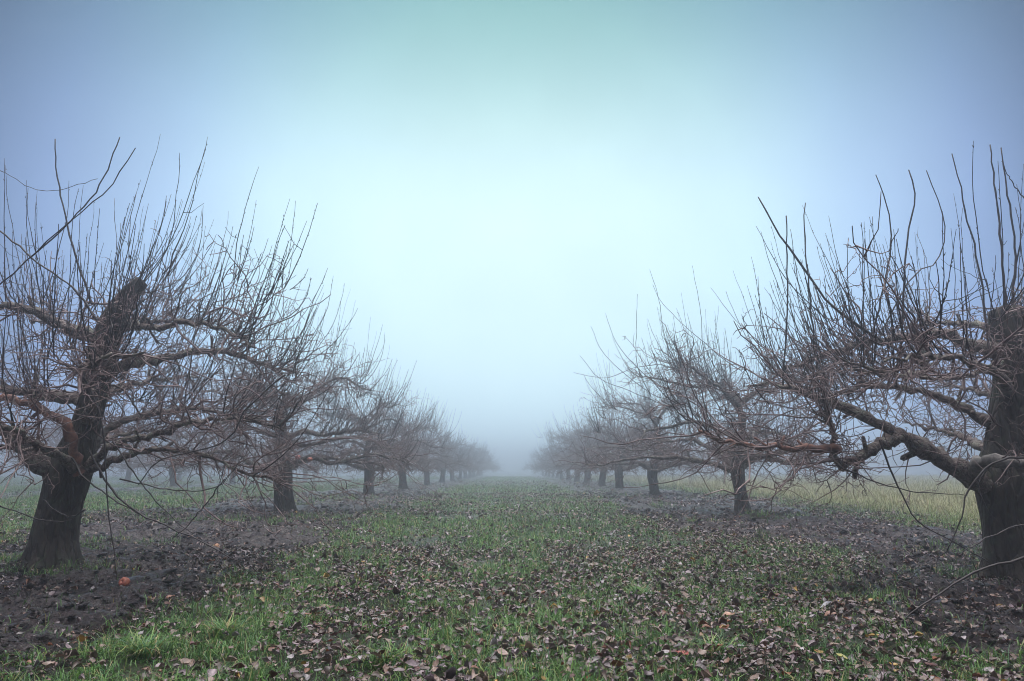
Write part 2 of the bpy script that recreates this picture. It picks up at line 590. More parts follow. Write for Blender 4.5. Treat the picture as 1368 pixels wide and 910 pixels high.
    allP = [(LPa, LRa, int(M * 0.45), 0.1), (secP, secR, int(M * 0.55), 0.2)]
    S_, T_, N_ = [], [], []
    zt = np.percentile(LPa[:, :, 2], 42)
    for (A, B, m, lo_) in allP:
        p, tg, r, s = sample_on(A, B, m // 2, lo_, 1.0)
        rep = rng.integers(0, len(p), m * 4)
        p = p[rep] + rng.normal(size=(m * 4, 3)) * np.array([.03, .03, .006]); tg = tg[rep]
        keep = np.where(p[:, 2] > zt * rng.uniform(0.75, 1.12, len(p)))[0][:m]
        S_.append(p[keep]); T_.append(tg[keep])
    # a brush of them on the sawn head of the leader
    hd = SPp[-max(3, len(SPp) // 7):]
    m = M // 18
    S_.append(hd[rng.integers(0, len(hd), m)] + rng.normal(size=(m, 3)) * 0.08); T_.append(perp_dir(np.repeat(UP[None], m, 0)))
    m = M // 6
    p, tg, r, s = sample_on(LPa, LRa, m, 0.7, 1.0)
    S_.append(p); T_.append(tg * 2.2)
    S = np.concatenate(S_); T = np.concatenate(T_); M = len(S)
    out = S * np.array([1, 1, 0]); rad_ = np.linalg.norm(out, axis=1, keepdims=True)
    out = out / np.maximum(rad_, 0.15)
    d1 = unit(UP + out * (0.04 + 0.13 * np.minimum(rad_, 2.2)) + rng.normal(size=(M, 3)) * 0.10)
    d0 = unit(np.where(np.linalg.norm(T, axis=1, keepdims=True) > 1.5, T * 0.8, perp_dir(unit(T)) * 0.5) + out * 0.5 + UP * 0.45 + rng.normal(size=(M, 3)) * 0.2)
    ln = (0.35 + 1.15 * rng.random(M) ** 0.9) * scale * np.clip(1.16 - 0.23 * rad_[:, 0], 0.42, 1.1)
    n = L['n'] + 3
    P_ = grow(S, d0, d1, ln, n, 0.05, 0.45)
    R_ = rng.uniform(0.0033, 0.0058, M)[:, None] * (0.45 + 0.55 * th) * (1 - 0.62 * np.linspace(0, 1, n))[None]
    order = np.argsort(-ln)
    own = L['own']
    for k in order[:own]:
        t = Tubes(); t.add(P_[k], R_[k], 5, 0.06)
        link('shoot', t.mesh('shoot', M_SHOOT), root)
    rest = order[own:]
    t = Tubes(); t.add(P_[rest], R_[rest], L['tk'], 0.05)
    # buds all along the shoots, small side spurs low on them
    if lod < 2:
        m = M * 9
        p, tg, r, s = sample_on(P_, R_, m, 0.05, 0.98)
        d0 = unit(perp_dir(tg) * 0.8 + tg)
        Q_ = grow(p, d0, unit(d0 + tg), rng.uniform(0.010, 0.022, m), 3, 0.0)
        t.add(Q_, rng.uniform(0.0022, 0.0036, m)[:, None] * np.array([0.8, 1, .5])[None], 3)
        m = M * 2
        p, tg, r, s = sample_on(P_, R_, m, 0.02, 0.5)
        d0 = unit(perp_dir(tg) + UP * 0.4)
        Q_ = grow(p, d0, unit(d0 + UP * 0.6), rng.uniform(0.04, 0.28, m), 4, 0.25)
        t.add(Q_, rng.uniform(0.0022, 0.0036, m)[:, None] * np.array([1, .85, .7, .6])[None], 3)
    me = mesh_np('crown', np.concatenate(tw.V + t.V), [np.concatenate(tw.Q), np.concatenate(tw.T), np.concatenate(t.Q) + tw.n, np.concatenate(t.T) + tw.n], M_TWIG)
    me.materials.append(M_SHOOT)
    nw, nt_ = sum(len(q) for q in tw.Q) + sum(len(q) for q in tw.T), sum(len(q) for q in t.Q) + sum(len(q) for q in t.T)
    me.polygons.foreach_set('material_index', np.concatenate([np.zeros(nw, np.int32), np.ones(nt_, np.int32)]))
    o = link('crown', me, root)
    if own: tag(o, kind='stuff')
    for (pts, r0, r1) in shoots_px:
        P1 = catmull(pts, 18)
        wg = rng.normal(size=P1.shape) * 0.004; wg[0] = 0
        t = Tubes(); t.add(P1 + wg, r0 + (r1 - r0) * np.linspace(0, 1, 18), 6, 0.05)
        s_ = link('shoot', t.mesh('shoot', M_SHOOT), root)
    N_TREE[0] += 1
    return root


def px_limb(base, pts, depth, r0, r1, mk=0):
    return ([at_depth(a, b, depth + c) - base for a, b, c in pts], r0 * 0.84, r1 * 0.62, mk)


# ---- nearest tree of the left row, set out from the photograph
def near_left():
    y = 6.65
    b = at_depth(67, 762, y); b[2] = float(macro_z(b[0], b[1])) - 0.01
    sp = [(67, 785), (67, 758), (71, 720), (80, 680), (90, 642), (100, 612), (114, 570), (126, 520), (138, 470), (150, 432), (170, 398), (190, 376)]
    wd = [66, 60, 52, 48, 54, 50, 36, 33, 34, 34, 26, 18]
    spine = [at_depth(p, q, y) - b for p, q in sp]
    rad = [w * 0.5 * y / 985 for w in wd]
    D = [
        ([(78, 648, 0), (45, 610, -.15), (5, 578, -.3), (-80, 560, -.5), (-190, 565, -.7), (-290, 580, -.8)], .10, .03, 0),
        ([(106, 632, -.12), (96, 585, -.25), (72, 556, -.33), (20, 535, -.4), (-60, 525, -.5), (-160, 530, -.6)], .056, .03, 1),
        ([(112, 612, 0), (150, 572, .1), (200, 553, .1), (250, 546, 0), (290, 551, 0), (350, 560, .1)], .05, .018, 2),
        ([(118, 622, -.1), (160, 592, -.25), (215, 578, -.35), (270, 563, -.45), (330, 560, -.55), (380, 572, -.6)], .048, .014, 0),
        ([(108, 634, -.05), (160, 612, -.25), (220, 600, -.45), (275, 607, -.55), (318, 628, -.6), (360, 640, -.6)], .044, .013, 0),
        ([(132, 505, 0), (172, 487, .05), (240, 473, .2), (310, 472, .3), (360, 488, .4), (395, 498, .5)], .066, .018, 0),
        ([(146, 452, 0), (95, 440, -.1), (45, 415, -.2), (-10, 410, -.3), (-90, 420, -.4), (-180, 440, -.5)], .066, .02, 0),
        ([(118, 540, 0), (70, 528, .2), (20, 522, .3), (-50, 520, .5), (-130, 525, .6)], .076, .03, 0),
        ([(118, 560, -.1), (125, 535, -.7), (110, 500, -1.2), (140, 480, -1.7), (190, 470, -2.1)], .055, .013, 0),
        ([(126, 545, .1), (155, 520, .8), (195, 510, 1.4), (235, 505, 2.0), (270, 505, 2.4)], .06, .015, 0),
        ([(156, 428, 0), (205, 438, -.2), (260, 430, -.5), (310, 445, -.8), (340, 465, -1.0)], .045, .012, 0),
        ([(140, 470, .05), (110, 440, .6), (70, 430, 1.2), (40, 430, 1.8)], .05, .014, 0),
        ([(150, 440, 0), (180, 435, .6), (225, 428, 1.1), (260, 430, 1.6)], .045, .012, 0),
        ([(100, 625, -.1), (60, 600, -.7), (20, 575, -1.3), (-30, 560, -1.8)], .055, .016, 0),
        ([(110, 615, .1), (130, 590, .8), (170, 580, 1.5), (220, 572, 2.1)], .055, .016, 0),
    ]
    limbs = [px_limb(b, p, y, r0, r1, mk) for p, r0, r1, mk in D]
    S = [
        ([(-60, 430), (0, 380), (60, 325), (110, 282), (150, 246), (180, 197)], -1.9, .0045, .003),
        ([(-10, 300), (50, 350), (100, 388), (130, 430)], -1.5, .006, .008),
        ([(122, 405), (96, 325), (78, 245), (74, 186)], -.4, .010, .0045),
        ([(40, 345), (95, 295), (135, 245), (160, 183)], -.7, .007, .0045),
        ([(0, 228), (40, 250), (75, 255), (130, 238)], -1.2, .0028, .002),
        ([(118, 600), (150, 655), (190, 688), (250, 715), (322, 752)], -1.1, .008, .004),
        ([(112, 505), (135, 560), (142, 640), (146, 700), (156, 772)], -1.3, .0075, .003),
        ([(96, 612), (115, 640), (160, 672), (215, 700)], -.9, .008, .004),
        ([(-20, 668), (40, 690), (85, 697), (113, 682)], -.8, .006, .0045),
        ([(58, 668), (78, 685), (98, 690), (112, 683)], -.6, .005, .0035),
        ([(150, 590), (200, 660), (240, 700), (258, 712)], -1.0, .006, .003),
        ([(185, 648), (215, 615), (300, 590), (330, 545), (380, 500)], -1.2, .0035, .0065),
        ([(300, 640), (262, 690), (240, 712), (230, 718)], -1.4, .005, .003),
        ([(160, 640), (235, 655), (290, 650), (325, 610)], -1.0, .006, .003),
    ]
    sh = [([at_depth(p, q, y + dy) - b for p, q in pts], r0, r1) for pts, dy, r0, r1 in S]
    return b, (spine, rad, limbs), sh


def near_right():
    y = 6.27
    b = at_depth(1345, 780, y); b[2] = float(macro_z(b[0], b[1])) - 0.01
    sp = [(1345, 800), (1345, 775), (1344, 735), (1340, 690), (1338, 645), (1346, 600), (1353, 540), (1354, 480), (1350, 440), (1342, 412)]
    wd = [72, 65, 60, 60, 70, 56, 48, 46, 48, 38]
    spine = [at_depth(p, q, y) - b for p, q in sp]
    rad = [w * 0.5 * y / 985 for w in wd]
    D = [
        ([(1335, 665, 0), (1288, 632, -.1), (1238, 603, -.2), (1190, 576, -.25), (1140, 550, -.2), (1090, 528, -.1), (1040, 515, 0), (1000, 516, .1)], .115, .018, 0),
        ([(1345, 472, 0), (1300, 462, 0), (1255, 448, 0), (1215, 450, .1), (1170, 458, .2), (1120, 468, .3), (1070, 486, .4), (1030, 500, .5)], .075, .018, 0),
        ([(1340, 568, 0), (1290, 546, .1), (1250, 529, .1), (1205, 517, .1), (1150, 520, .1), (1090, 534, .2)], .055, .02, 0),
        ([(1200, 580, -.25), (1172, 596, -.35), (1146, 613, -.4), (1122, 620, -.4), (1113, 598, -.45), (1107, 560, -.45), (1100, 530, -.4)], .06, .022, 0),
        ([(1120, 600, -.45), (1080, 598, -.5), (1030, 598, -.5), (980, 592, -.5), (930, 575, -.4)], .034, .018, 1),
        ([(1300, 632, -.1), (1318, 616, -.35), (1370, 620, -.55), (1440, 640, -.7), (1520, 650, -.8)], .07, .05, 2),
        ([(1352, 510, 0), (1420, 480, .1), (1500, 470, .2), (1590, 480, .2)], .08, .025, 0),
        ([(1346, 610, 0), (1420, 560, -.3), (1500, 545, -.5), (1590, 550, -.6)], .09, .03, 0),
        ([(1345, 520, -.1), (1335, 500, -.8), (1300, 485, -1.4), (1240, 475, -1.9), (1180, 480, -2.2)], .05, .012, 0),
        ([(1350, 540, .1), (1325, 525, .9), (1290, 520, 1.6), (1260, 515, 2.3)], .055, .014, 0),
        ([(1348, 445, 0), (1310, 435, .5), (1260, 430, 1.0), (1200, 438, 1.6)], .05, .013, 0),
        ([(1350, 450, 0), (1400, 430, -.4), (1460, 420, -.8), (1520, 425, -1.1)], .05, .013, 0),
        ([(1225, 450, .1), (1235, 490, 0), (1215, 505, -.2), (1180, 500, -.4), (1130, 495, -.6)], .042, .014, 0),
        ([(1340, 480, 0), (1300, 500, -.4), (1270, 505, -.6), (1200, 500, -.9), (1120, 480, -1.2)], .03, .01, 0),
        ([(1335, 610, .1), (1300, 590, .8), (1260, 575, 1.5), (1210, 565, 2.2)], .06, .015, 0),
    ]
    limbs = [px_limb(b, p, y, r0, r1, mk) for p, r0, r1, mk in D]
    S = [
        ([(1262, 505), (1200, 468), (1145, 435), (1108, 405), (1075, 360), (1040, 312), (1013, 262)], -.4, .016, .005),
        ([(1196, 520), (1206, 430), (1211, 330), (1222, 270), (1215, 226)], -.3, .011, .005),
        ([(1160, 470), (1182, 380), (1190, 300), (1170, 234)], -.2, .009, .004),
        ([(1046, 515), (1052, 400), (1050, 288)], -.3, .008, .0045),
        ([(1140, 520), (1215, 375), (1250, 350), (1262, 300), (1238, 228)], .3, .008, .004),
        ([(1098, 560), (1085, 430), (1077, 340), (1073, 272)], -.2, .008, .0045),
        ([(1400, 738), (1310, 762), (1232, 808), (1190, 842), (1145, 862)], -2.0, .008, .003),
        ([(1175, 588), (1195, 640), (1225, 695), (1270, 722), (1320, 750)], -.9, .007, .003),
        ([(1400, 612), (1340, 614), (1300, 645), (1280, 700), (1265, 735)], -1.2, .009, .003),
        ([(1265, 735), (1235, 765), (1215, 775), (1200, 782)], -1.2, .003, .002),
        ([(1320, 625), (1308, 645), (1314, 670), (1325, 688)], -.9, .006, .003),
        ([(1390, 700), (1350, 705), (1290, 735), (1285, 742)], -1.3, .006, .003),
        ([(1300, 752), (1320, 790), (1336, 830), (1346, 866)], -1.6, .003, .002),
        ([(1120, 622), (1160, 640), (1210, 655), (1290, 662)], -.7, .006, .003),
        ([(1345, 425), (1338, 330), (1328, 240), (1322, 193)], -.1, .012, .005),
        ([(1352, 425), (1356, 330), (1345, 250), (1337, 198)], -.1, .012, .005),
        ([(1322, 470), (1310, 370), (1292, 290), (1272, 205)], -.2, .010, .004),
        ([(1368, 265), (1350, 240), (1338, 215)], -.3, .005, .003),
    ]
    sh = [([at_depth(p, q, y + dy) - b for p, q in pts], r0, r1) for pts, dy, r0, r1 in S]
    return b, (spine, rad, limbs), sh


def base_from_px(px, side, L0=4.0):
    """trunk foot on its row from the column it shows in"""
    y = 20.0
    x = L0 * side
    for _ in range(20):
        z = float(macro_z(x, y)) - ZC
        # |dx| = x * depth/y
        dy_term = FPX * SP * y - 0
        # solve depth k so that z matches: k*y = forward*..., iterate
        t = x / (px - W / 2)
        # y = t*(F cp + sp*dy); z = t*(F sp - cp*dy)
        dyp = (FPX * SP - z / t) / CP
        y = t * (FPX * CP + SP * dyp)
    return np.array([x, y, float(macro_z(x, y)) - 0.02])


ROW_L, ROW_R = 'apple trees of the left row', 'apple trees of the right row'


R2_SHOOTS = [
    ([(767, 498), (810, 505), (845, 492), (885, 488), (920, 500)][::-1], -.4),
    ([(775, 475), (800, 505), (840, 522), (885, 540), (930, 550)][::-1], -.6),
    ([(790, 436), (805, 470), (835, 500), (875, 528), (920, 540)][::-1], -.3),
    ([(809, 419), (822, 455), (850, 490), (890, 520), (930, 535)][::-1], 0),
    ([(852, 393), (850, 440), (852, 490), (870, 530)][::-1], -.2),
    ([(872, 380), (885, 405), (920, 440), (965, 478), (990, 495)][::-1], .2),
    ([(949, 384), (985, 430), (1030, 470), (1060, 490)][::-1], -.3),
    ([(868, 360), (880, 400), (888, 450), (905, 500)][::-1], .3),
    ([(925, 355), (935, 410), (940, 470), (950, 510)][::-1], 0),
]


def orchard():
    b, spec, sh = near_left()
    build_tree('apple_tree', b, spec, 'gnarled apple tree with thick leaning trunk and red stripped limb, nearest in the left row', ROW_L, 0, 101, 1.0, sh, 0.85)
    b, spec, sh = near_right()
    r = build_tree('apple_tree', b, spec, 'old apple tree at the right edge, its heavy low limb reaching over the grass', ROW_R, 0, 202, 1.0, sh, 0.68)
    ordl = ['second', 'third', 'fourth', 'fifth', 'sixth', 'seventh', 'eighth', 'ninth', 'tenth', 'eleventh', 'twelfth', 'thirteenth', 'fourteenth']
    fade = ['', '', '', 'mist-softened ', 'mist-softened ', 'pale misty ', 'pale misty ', 'faint grey ', 'faint grey ', 'faint grey ', 'barely visible ', 'barely visible ', 'dim ']
    tl = [380, 492, 539, 571, 590.5, 605]
    tr = [993, 875, 828, 803, 784, 771]
    pos = [('left', -1, base_from_px(p, -1)) for p in tl]
    ys = pos[-1][2][1]
    for k in range(7):
        y = ys + 7 * (k + 1); pos.append(('left', -1, np.array([-4.0, y, -0.02])))
    posr = [('right', 1, base_from_px(p, 1)) for p in tr]
    ys = posr[-1][2][1]
    for k in range(7):
        y = ys + 7 * (k + 1); posr.append(('right', 1, np.array([4.0, y, -0.02])))
    extra = {('left', 0): 'second apple tree of the left row, two red apples hanging at its fork',
             ('right', 0): 'second apple tree of the right row, its slim dark trunk rising from the mud',
             }
    for lst in (pos, posr):
        for i, (nm, sd, b) in enumerate(lst):
            seed = 300 + i * 7 + (50 if sd > 0 else 0)
            lab = extra.get((nm, i)) or f'{fade[i]}bare apple tree, {ordl[i]} from the front in the {nm} row'
            s = 1.0 + 0.13 * math.sin(seed * 1.7) + ((0.1 if sd > 0 else -0.1) if i < 2 else 0)
            sh = ()
            if sd > 0 and i == 0:
                sh = [([at_depth(p, q, b[1] + dy) - b for p, q in pts], 0.0075, 0.003) for pts, dy in R2_SHOOTS]
            build_tree('apple_tree', b, generic_spec(seed, 1.18 if i < 2 and sd > 0 else 1.0), lab, ROW_L if sd < 0 else ROW_R, lod_of(b[1]), seed, s, sh)
    # rows beyond the left one
    for j, y in enumerate((25.0, 32.0, 39, 46, 53)):
        x = -14.4 + 0.3 * math.sin(j * 3)
        seed = 500 + j
        build_tree('apple_tree', np.array([x, y, -0.02]), generic_spec(seed),
                   f'misty tree behind the left row, {(["first"] + ordl)[j]} in the next row over', 'apple trees of the next row to the left', max(2, lod_of(y)), seed, 1.0)
    for j, y in enumerate((38, 45, 52)):
        seed = 600 + j
        build_tree('apple_tree', np.array([-23.0, y, -0.02]), generic_spec(seed),
                   f'faint apple tree two rows behind the left row, {(["first"] + ordl)[j]} from the front', 'apple trees two rows to the left', 3, seed, 1.0)


# ------------------------------------------------------------------ ground, grass, leaves
def axis(a, b, fine, lo, hi, grow_=1.12):
    pts = list(np.arange(lo, hi + 1e-6, fine))
    s, v = fine, hi
    while v < b:
        s *= grow_; v += s; pts.append(min(v, b))
    s, v = fine, lo
    while v > a:
        s *= grow_; v -= s; pts.insert(0, max(v, a))
    return np.array(pts)


def build_ground():
    xs = axis(-226, 226, 0.045, -7.5, 7.5)
    ys = axis(-28, 316, 0.04, 2.2, 12.0)
    X, Y = np.meshgrid(xs, ys)
    m = mud_mask(X, Y)
    Z = macro_z(X, Y) + micro_z(X, Y, m) * (1 - sstep(25, 60, Y))
    V = np.stack([X, Y, Z], -1).reshape(-1, 3)
    ny, nx = X.shape
    idx = np.arange(nx * ny).reshape(ny, nx)
    q = np.stack([idx[:-1, :-1], idx[:-1, 1:], idx[1:, 1:], idx[1:, :-1]], -1).reshape(-1, 4)
    me = mesh_np('ground', V, [q], ground_mat(), True, {'mud': m.ravel()})
    tag(link('ground', me), kind='structure')


def scatter(bands, rr):
    """bands: (y0,y1,per_m2) -> points across the visible width"""
    out = []
    for y0, y1, dens in bands:
        w = 0.78 * y1 + 1.5
        n = int((y1 - y0) * 2 * w * dens)
        x = rr.uniform(-w, w, n); y = rr.uniform(y0, y1, n)
        k = np.abs(x) < 0.78 * y + 1.5
        out.append(np.stack([x[k], y[k]], 1))
    return np.concatenate(out)


GREENS = np.array([(0.045, 0.12, 0.030), (0.075, 0.175, 0.040), (0.12, 0.225, 0.05), (0.06, 0.15, 0.07), (0.17, 0.24, 0.06), (0.26, 0.22, 0.10)])


def build_grass():
    rr = np.random.default_rng(77)
    p = scatter([(2.2, 4.5, 6500), (4.5, 7.5, 4600), (7.5, 12, 2300), (12, 20, 850), (20, 35, 260), (35, 80, 60)], rr)
    x, y = p[:, 0], p[:, 1]
    m = mud_mask(x, y)
    tuft = N4.fbm(x * 5.0, y * 5.0, 3)
    patch = N3.fbm(x * 0.8 + 11, y * 0.8, 3)
    wear = np.exp(-((np.abs(x - 0.1 * np.sin(y * .4)) - 0.95) / 0.28) ** 2) * sstep(0.35, 0.6, N1.fbm(x * 2 + 9, y * 0.7, 3))
    prob = (1 - m) * (0.22 + 1.1 * sstep(0.40, 0.56, tuft) * (0.35 + 0.65 * sstep(0.38, 0.6, patch))) * (1 - 0.6 * wear) + 0.015 + m * 0.55 * sstep(0.61, 0.70, N2.fbm(x * 1.3 + 70, y * 1.1, 4))
    # the tracks that wheels wore along the alley carry less grass
    k = rr.random(len(x)) < prob
    x, y, tuft, patch, m = x[k], y[k], tuft[k], patch[k], m[k]
    n = len(x)
    field = sstep(5.5, 8.0, x)             # rough, paler grass of the open field on the right
    z = ground_z(x, y) - 0.006
    ln = (0.03 + 0.068 * rr.random(n) ** 1.8) * (0.7 + 0.9 * sstep(0.4, 0.68, tuft)) * (1 + 1.8 * field)
    w = 0.0026 + 0.0032 * rr.random(n)
    w = w * np.maximum(1, y / 5.0) ** 0.85
    az = rr.uniform(0, 6.283, n)
    lean = rr.uniform(0.35, 1.55, n)
    d = np.stack([np.cos(az), np.sin(az), np.zeros(n)], 1)
    sd = np.stack([-np.sin(az), np.cos(az), np.zeros(n)], 1)
    B = np.stack([x, y, z], 1)
    mid = B + d * (ln * 0.45 * np.sin(lean * 0.6))[:, None] + UP * (ln * 0.55 * np.cos(lean * 0.5))[:, None]
    tip = B + d * (ln * np.sin(lean))[:, None] + UP * (ln * np.maximum(np.cos(lean), 0.15))[:, None]
    V = np.stack([B - sd * w[:, None] * .5, B + sd * w[:, None] * .5, mid + sd * w[:, None] * .45, mid - sd * w[:, None] * .45, tip], 1).reshape(-1, 3)
    i0 = np.arange(n)[:, None] * 5
    q = np.concatenate([i0, i0 + 1, i0 + 2, i0 + 3], 1)
    t = np.concatenate([i0 + 3, i0 + 2, i0 + 4], 1)
    ci = np.clip((patch * 5.2 - 1.0 + rr.normal(size=n) * 0.9), 0, 4).astype(int)
    ci = np.where(rr.random(n) < 0.10, 5, ci)
    c = GREENS[ci] * rr.uniform(0.5, 1.3, (n, 1))
    straw = np.array([0.38, 0.33, 0.18])
    c = c * (1 - 0.62 * field[:, None]) + straw * 0.62 * field[:, None]
    me = mesh_np('grass', V, [q, t], M_GRASS, False, {'col': np.repeat(c, 5, 0)})
    tag(link('grass', me), 'short wet green grass growing in the alley between the tree rows', 'grass', kind='stuff')


LEAFC = [((0.09, 0.06, 0.052), 'dark brown'), ((0.16, 0.12, 0.135), 'purplish grey'), ((0.165, 0.112, 0.092), 'tan brown'),
         ((0.125, 0.045, 0.022), 'russet'), ((0.24, 0.215, 0.225), 'pale grey'), ((0.26, 0.16, 0.035), 'yellow'), ((0.07, 0.024, 0.022), 'maroon')]
LEAFP = np.array([0.36, 0.27, 0.19, 0.06, 0.06, 0.012, 0.05])


def leaf_grid(n, rr, size, curl, fold):
    """n curled ovate leaves around the origin, as (n,15,3)"""
    u = np.linspace(0, 1, 5); v = np.array([-1, 0, 1.0])
    wid = np.array([0.12, 0.9, 1.0, 0.62, 0.05])
    U, Vv = np.meshgrid(u, v, indexing='ij')
    Wd = np.repeat(wid[:, None], 3, 1) * Vv * 0.33
    U = U.ravel(); Wd = Wd.ravel()
    s = size[:, None]
    # bend along the midrib, and fold across
    a = (U[None] - 0.5) * curl[:, None]
    k = np.where(np.abs(curl) < 1e-3, 1e-3, curl)[:, None]
    X = np.sin(a) / k
    Z = (1 - np.cos(a)) / k
    f = fold[:, None] * np.abs(Wd)[None] * 1.0
    Yv = Wd[None] * np.cos(fold[:, None] * 0.6) + rr.normal(size=(n, 15)) * 0.02
    Z = Z + f + rr.normal(size=(n, 15)) * 0.035
    return np.stack([X * s, Yv * s, Z * s], -1)


def rot_rand(n, rr, tilt):
    az = rr.uniform(0, 6.283, n)
    t = rr.normal(size=n) * tilt; t2 = rr.normal(size=n) * tilt
    ca, sa = np.cos(az), np.sin(az)
    Rz = np.zeros((n, 3, 3)); Rz[:, 0, 0] = ca; Rz[:, 0, 1] = -sa; Rz[:, 1, 0] = sa; Rz[:, 1, 1] = ca; Rz[:, 2, 2] = 1
    Rx = np.zeros((n, 3, 3)); Rx[:, 0, 0] = 1; Rx[:, 1, 1] = np.cos(t); Rx[:, 1, 2] = -np.sin(t); Rx[:, 2, 1] = np.sin(t); Rx[:, 2, 2] = np.cos(t)
    Ry = np.zeros((n, 3, 3)); Ry[:, 1, 1] = 1; Ry[:, 0, 0] = np.cos(t2); Ry[:, 0, 2] = np.sin(t2); Ry[:, 2, 0] = -np.sin(t2); Ry[:, 2, 2] = np.cos(t2)
    return Rz @ Ry @ Rx


GRID = np.arange(15).reshape(5, 3)
LQ = np.stack([GRID[:-1, :-1], GRID[1:, :-1], GRID[1:, 1:], GRID[:-1, 1:]], -1).reshape(-1, 4)


TRUNKS = [(-4.1, 6.65), (4.05, 6.27), (-4, 13.1), (4, 12.8), (-4, 20.6), (4, 20.7)]


def build_leaves():
    rr = np.random.default_rng(5)
    p = scatter([(2.2, 5, 1150), (5, 8, 1050), (8, 13, 700), (13, 22, 230), (22, 45, 22)], rr)
    x, y = p[:, 0], p[:, 1]
    m = mud_mask(x, y)
    pat = N1.fbm(x * 1.15 + 60, y * 0.9 + 30, 3)
    cl = N2.fbm(x * 4.3, y * 4.3, 2)
    edge = 4 * m * (1 - m)
    feet = sum(np.exp(-((np.hypot(x - a, y - b) - 0.3) / 0.22) ** 2) for a, b in TRUNKS)
    right = np.exp(-((x - 1.6) / 1.4) ** 2) * np.exp(-((y - 5.6) / 2.6) ** 2)
    prob = (1 - m) * (0.22 + 0.75 * sstep(0.42, 0.62, pat)) * (0.3 + 1.0 * sstep(0.38, 0.6, cl)) + 0.6 * right + 0.5 * edge \
        + m * (0.10 + 0.75 * sstep(0.44, 0.60, pat)) + 0.5 * feet
    prob = prob * (1 - 0.8 * sstep(5.5, 7.5, np.abs(x)))
    k = rr.random(len(x)) < prob
    x, y, m = x[k], y[k], m[k]
    n = len(x)
    size = (0.018 + 0.045 * rr.random(n) ** 2.0) * np.maximum(1, y / 11.0) ** 0.6
    V = leaf_grid(n, rr, size, rr.normal(size=n) * 1.5, np.abs(rr.normal(size=n)) * 0.85)
    V = np.einsum('nij,nkj->nki', rot_rand(n, rr, 0.3), V)
    zc = ground_z(x, y) + (1 - m) * rr.uniform(0.012, 0.058, n) + 0.010
    ci = rr.choice(7, n, p=LEAFP / LEAFP.sum())
    colr = np.array([c for c, _ in LEAFC])[ci] * rr.uniform(0.45, 1.25, (n, 1))
    show = size / y
    top = np.argsort(-show * ((np.abs(x) < 0.68 * y) & (y > 2.75)))[:270]
    names = ['dark brown', 'purplish grey', 'tan brown', 'russet', 'pale grey', 'yellow', 'maroon']
    for j in top:
        base = np.array([x[j], y[j], zc[j]])
        me = mesh_np('fallen_leaf', V[j], [LQ], M_LEAF, True, {'col': np.repeat(colr[j][None], 15, 0)})
        o = link('fallen_leaf', me, None, base)
        where = 'bare mud under the left tree row' if m[j] > 0.5 and x[j] < 0 else 'bare mud under the right tree row' if m[j] > 0.5 else \
                ('left part of the foreground grass' if x[j] < -0.8 else 'right part of the foreground grass' if x[j] > 0.8 else 'middle of the foreground grass')
        tag(o, f'{names[ci[j]]} curled fallen leaf on the {where}', 'leaf', f'{names[ci[j]]} leaves on the {where}')
    rest = np.setdiff1d(np.arange(n), top)
    Vw = V[rest] + np.stack([x, y, zc], 1)[rest][:, None]
    k_ = len(rest)
    q = (np.arange(k_)[:, None, None] * 15 + LQ[None]).reshape(-1, 4)
    me = mesh_np('leaf_litter', Vw.reshape(-1, 3), [q], M_LEAF, True, {'col': np.repeat(colr[rest], 15, 0)})
    tag(link('leaf_litter', me), 'carpet of dead brown and grey leaves over grass and mud', 'leaf litter', kind='stuff')
    # a few leaves one can single out
    for (px, py, c, s, lab) in ((925, 756, (0.34, 0.16, 0.03), 0.085, 'bright orange fallen leaf lying alone right of the alley middle'),
                                (968, 852, (0.17, 0.045, 0.02), 0.10, 'deep rust red folded leaf in the front grass on the right'),
                                (975, 833, (0.27, 0.15, 0.10), 0.085, 'broad pinkish brown leaf behind the rust red folded leaf'),
                                (1105, 820, (0.22, 0.22, 0.25), 0.085, 'broad pale blue grey leaf lying beside the right mud'),
                                (1110, 833, (0.19, 0.09, 0.06), 0.09, 'reddish brown leaf in front of the pale blue grey leaf'),
                                (248, 902, (0.13, 0.085, 0.065), 0.085, 'large pointed brown leaf at the front edge among long grass tufts'),
                                (261, 875, (0.12, 0.05, 0.05), 0.085, 'wine red leaf lying on grass behind the large pointed brown leaf'),
                                (107, 868, (0.36, 0.19, 0.05), 0.08, 'ochre leaf on the dark mud in the left foreground'),
                                (602, 800, (0.25, 0.08, 0.03), 0.07, 'small orange brown curled leaf left of the alley middle'),
                                (913, 889, (0.2, 0.04, 0.035), 0.085, 'crimson leaf at the front edge of the grass'),
                                (1125, 893, (0.20, 0.19, 0.05), 0.07, 'lime yellow leaf in the right front grass'),
                                (1024, 885, (0.22, 0.15, 0.05), 0.075, 'long mustard yellow leaf bent over in the right front grass')):
        b = on_ground(px, py)
        v = leaf_grid(1, rr, np.array([s]), np.array([0.9]), np.array([0.55]))
        v = np.einsum('nij,nkj->nki', rot_rand(1, rr, 0.25), v)[0]
        me = mesh_np('fallen_leaf', v, [LQ], M_LEAF, True, {'col': np.repeat(np.array(c)[None], 15, 0)})
        tag(link('fallen_leaf', me, None, b + np.array([0, 0, 0.045])), lab, 'leaf')


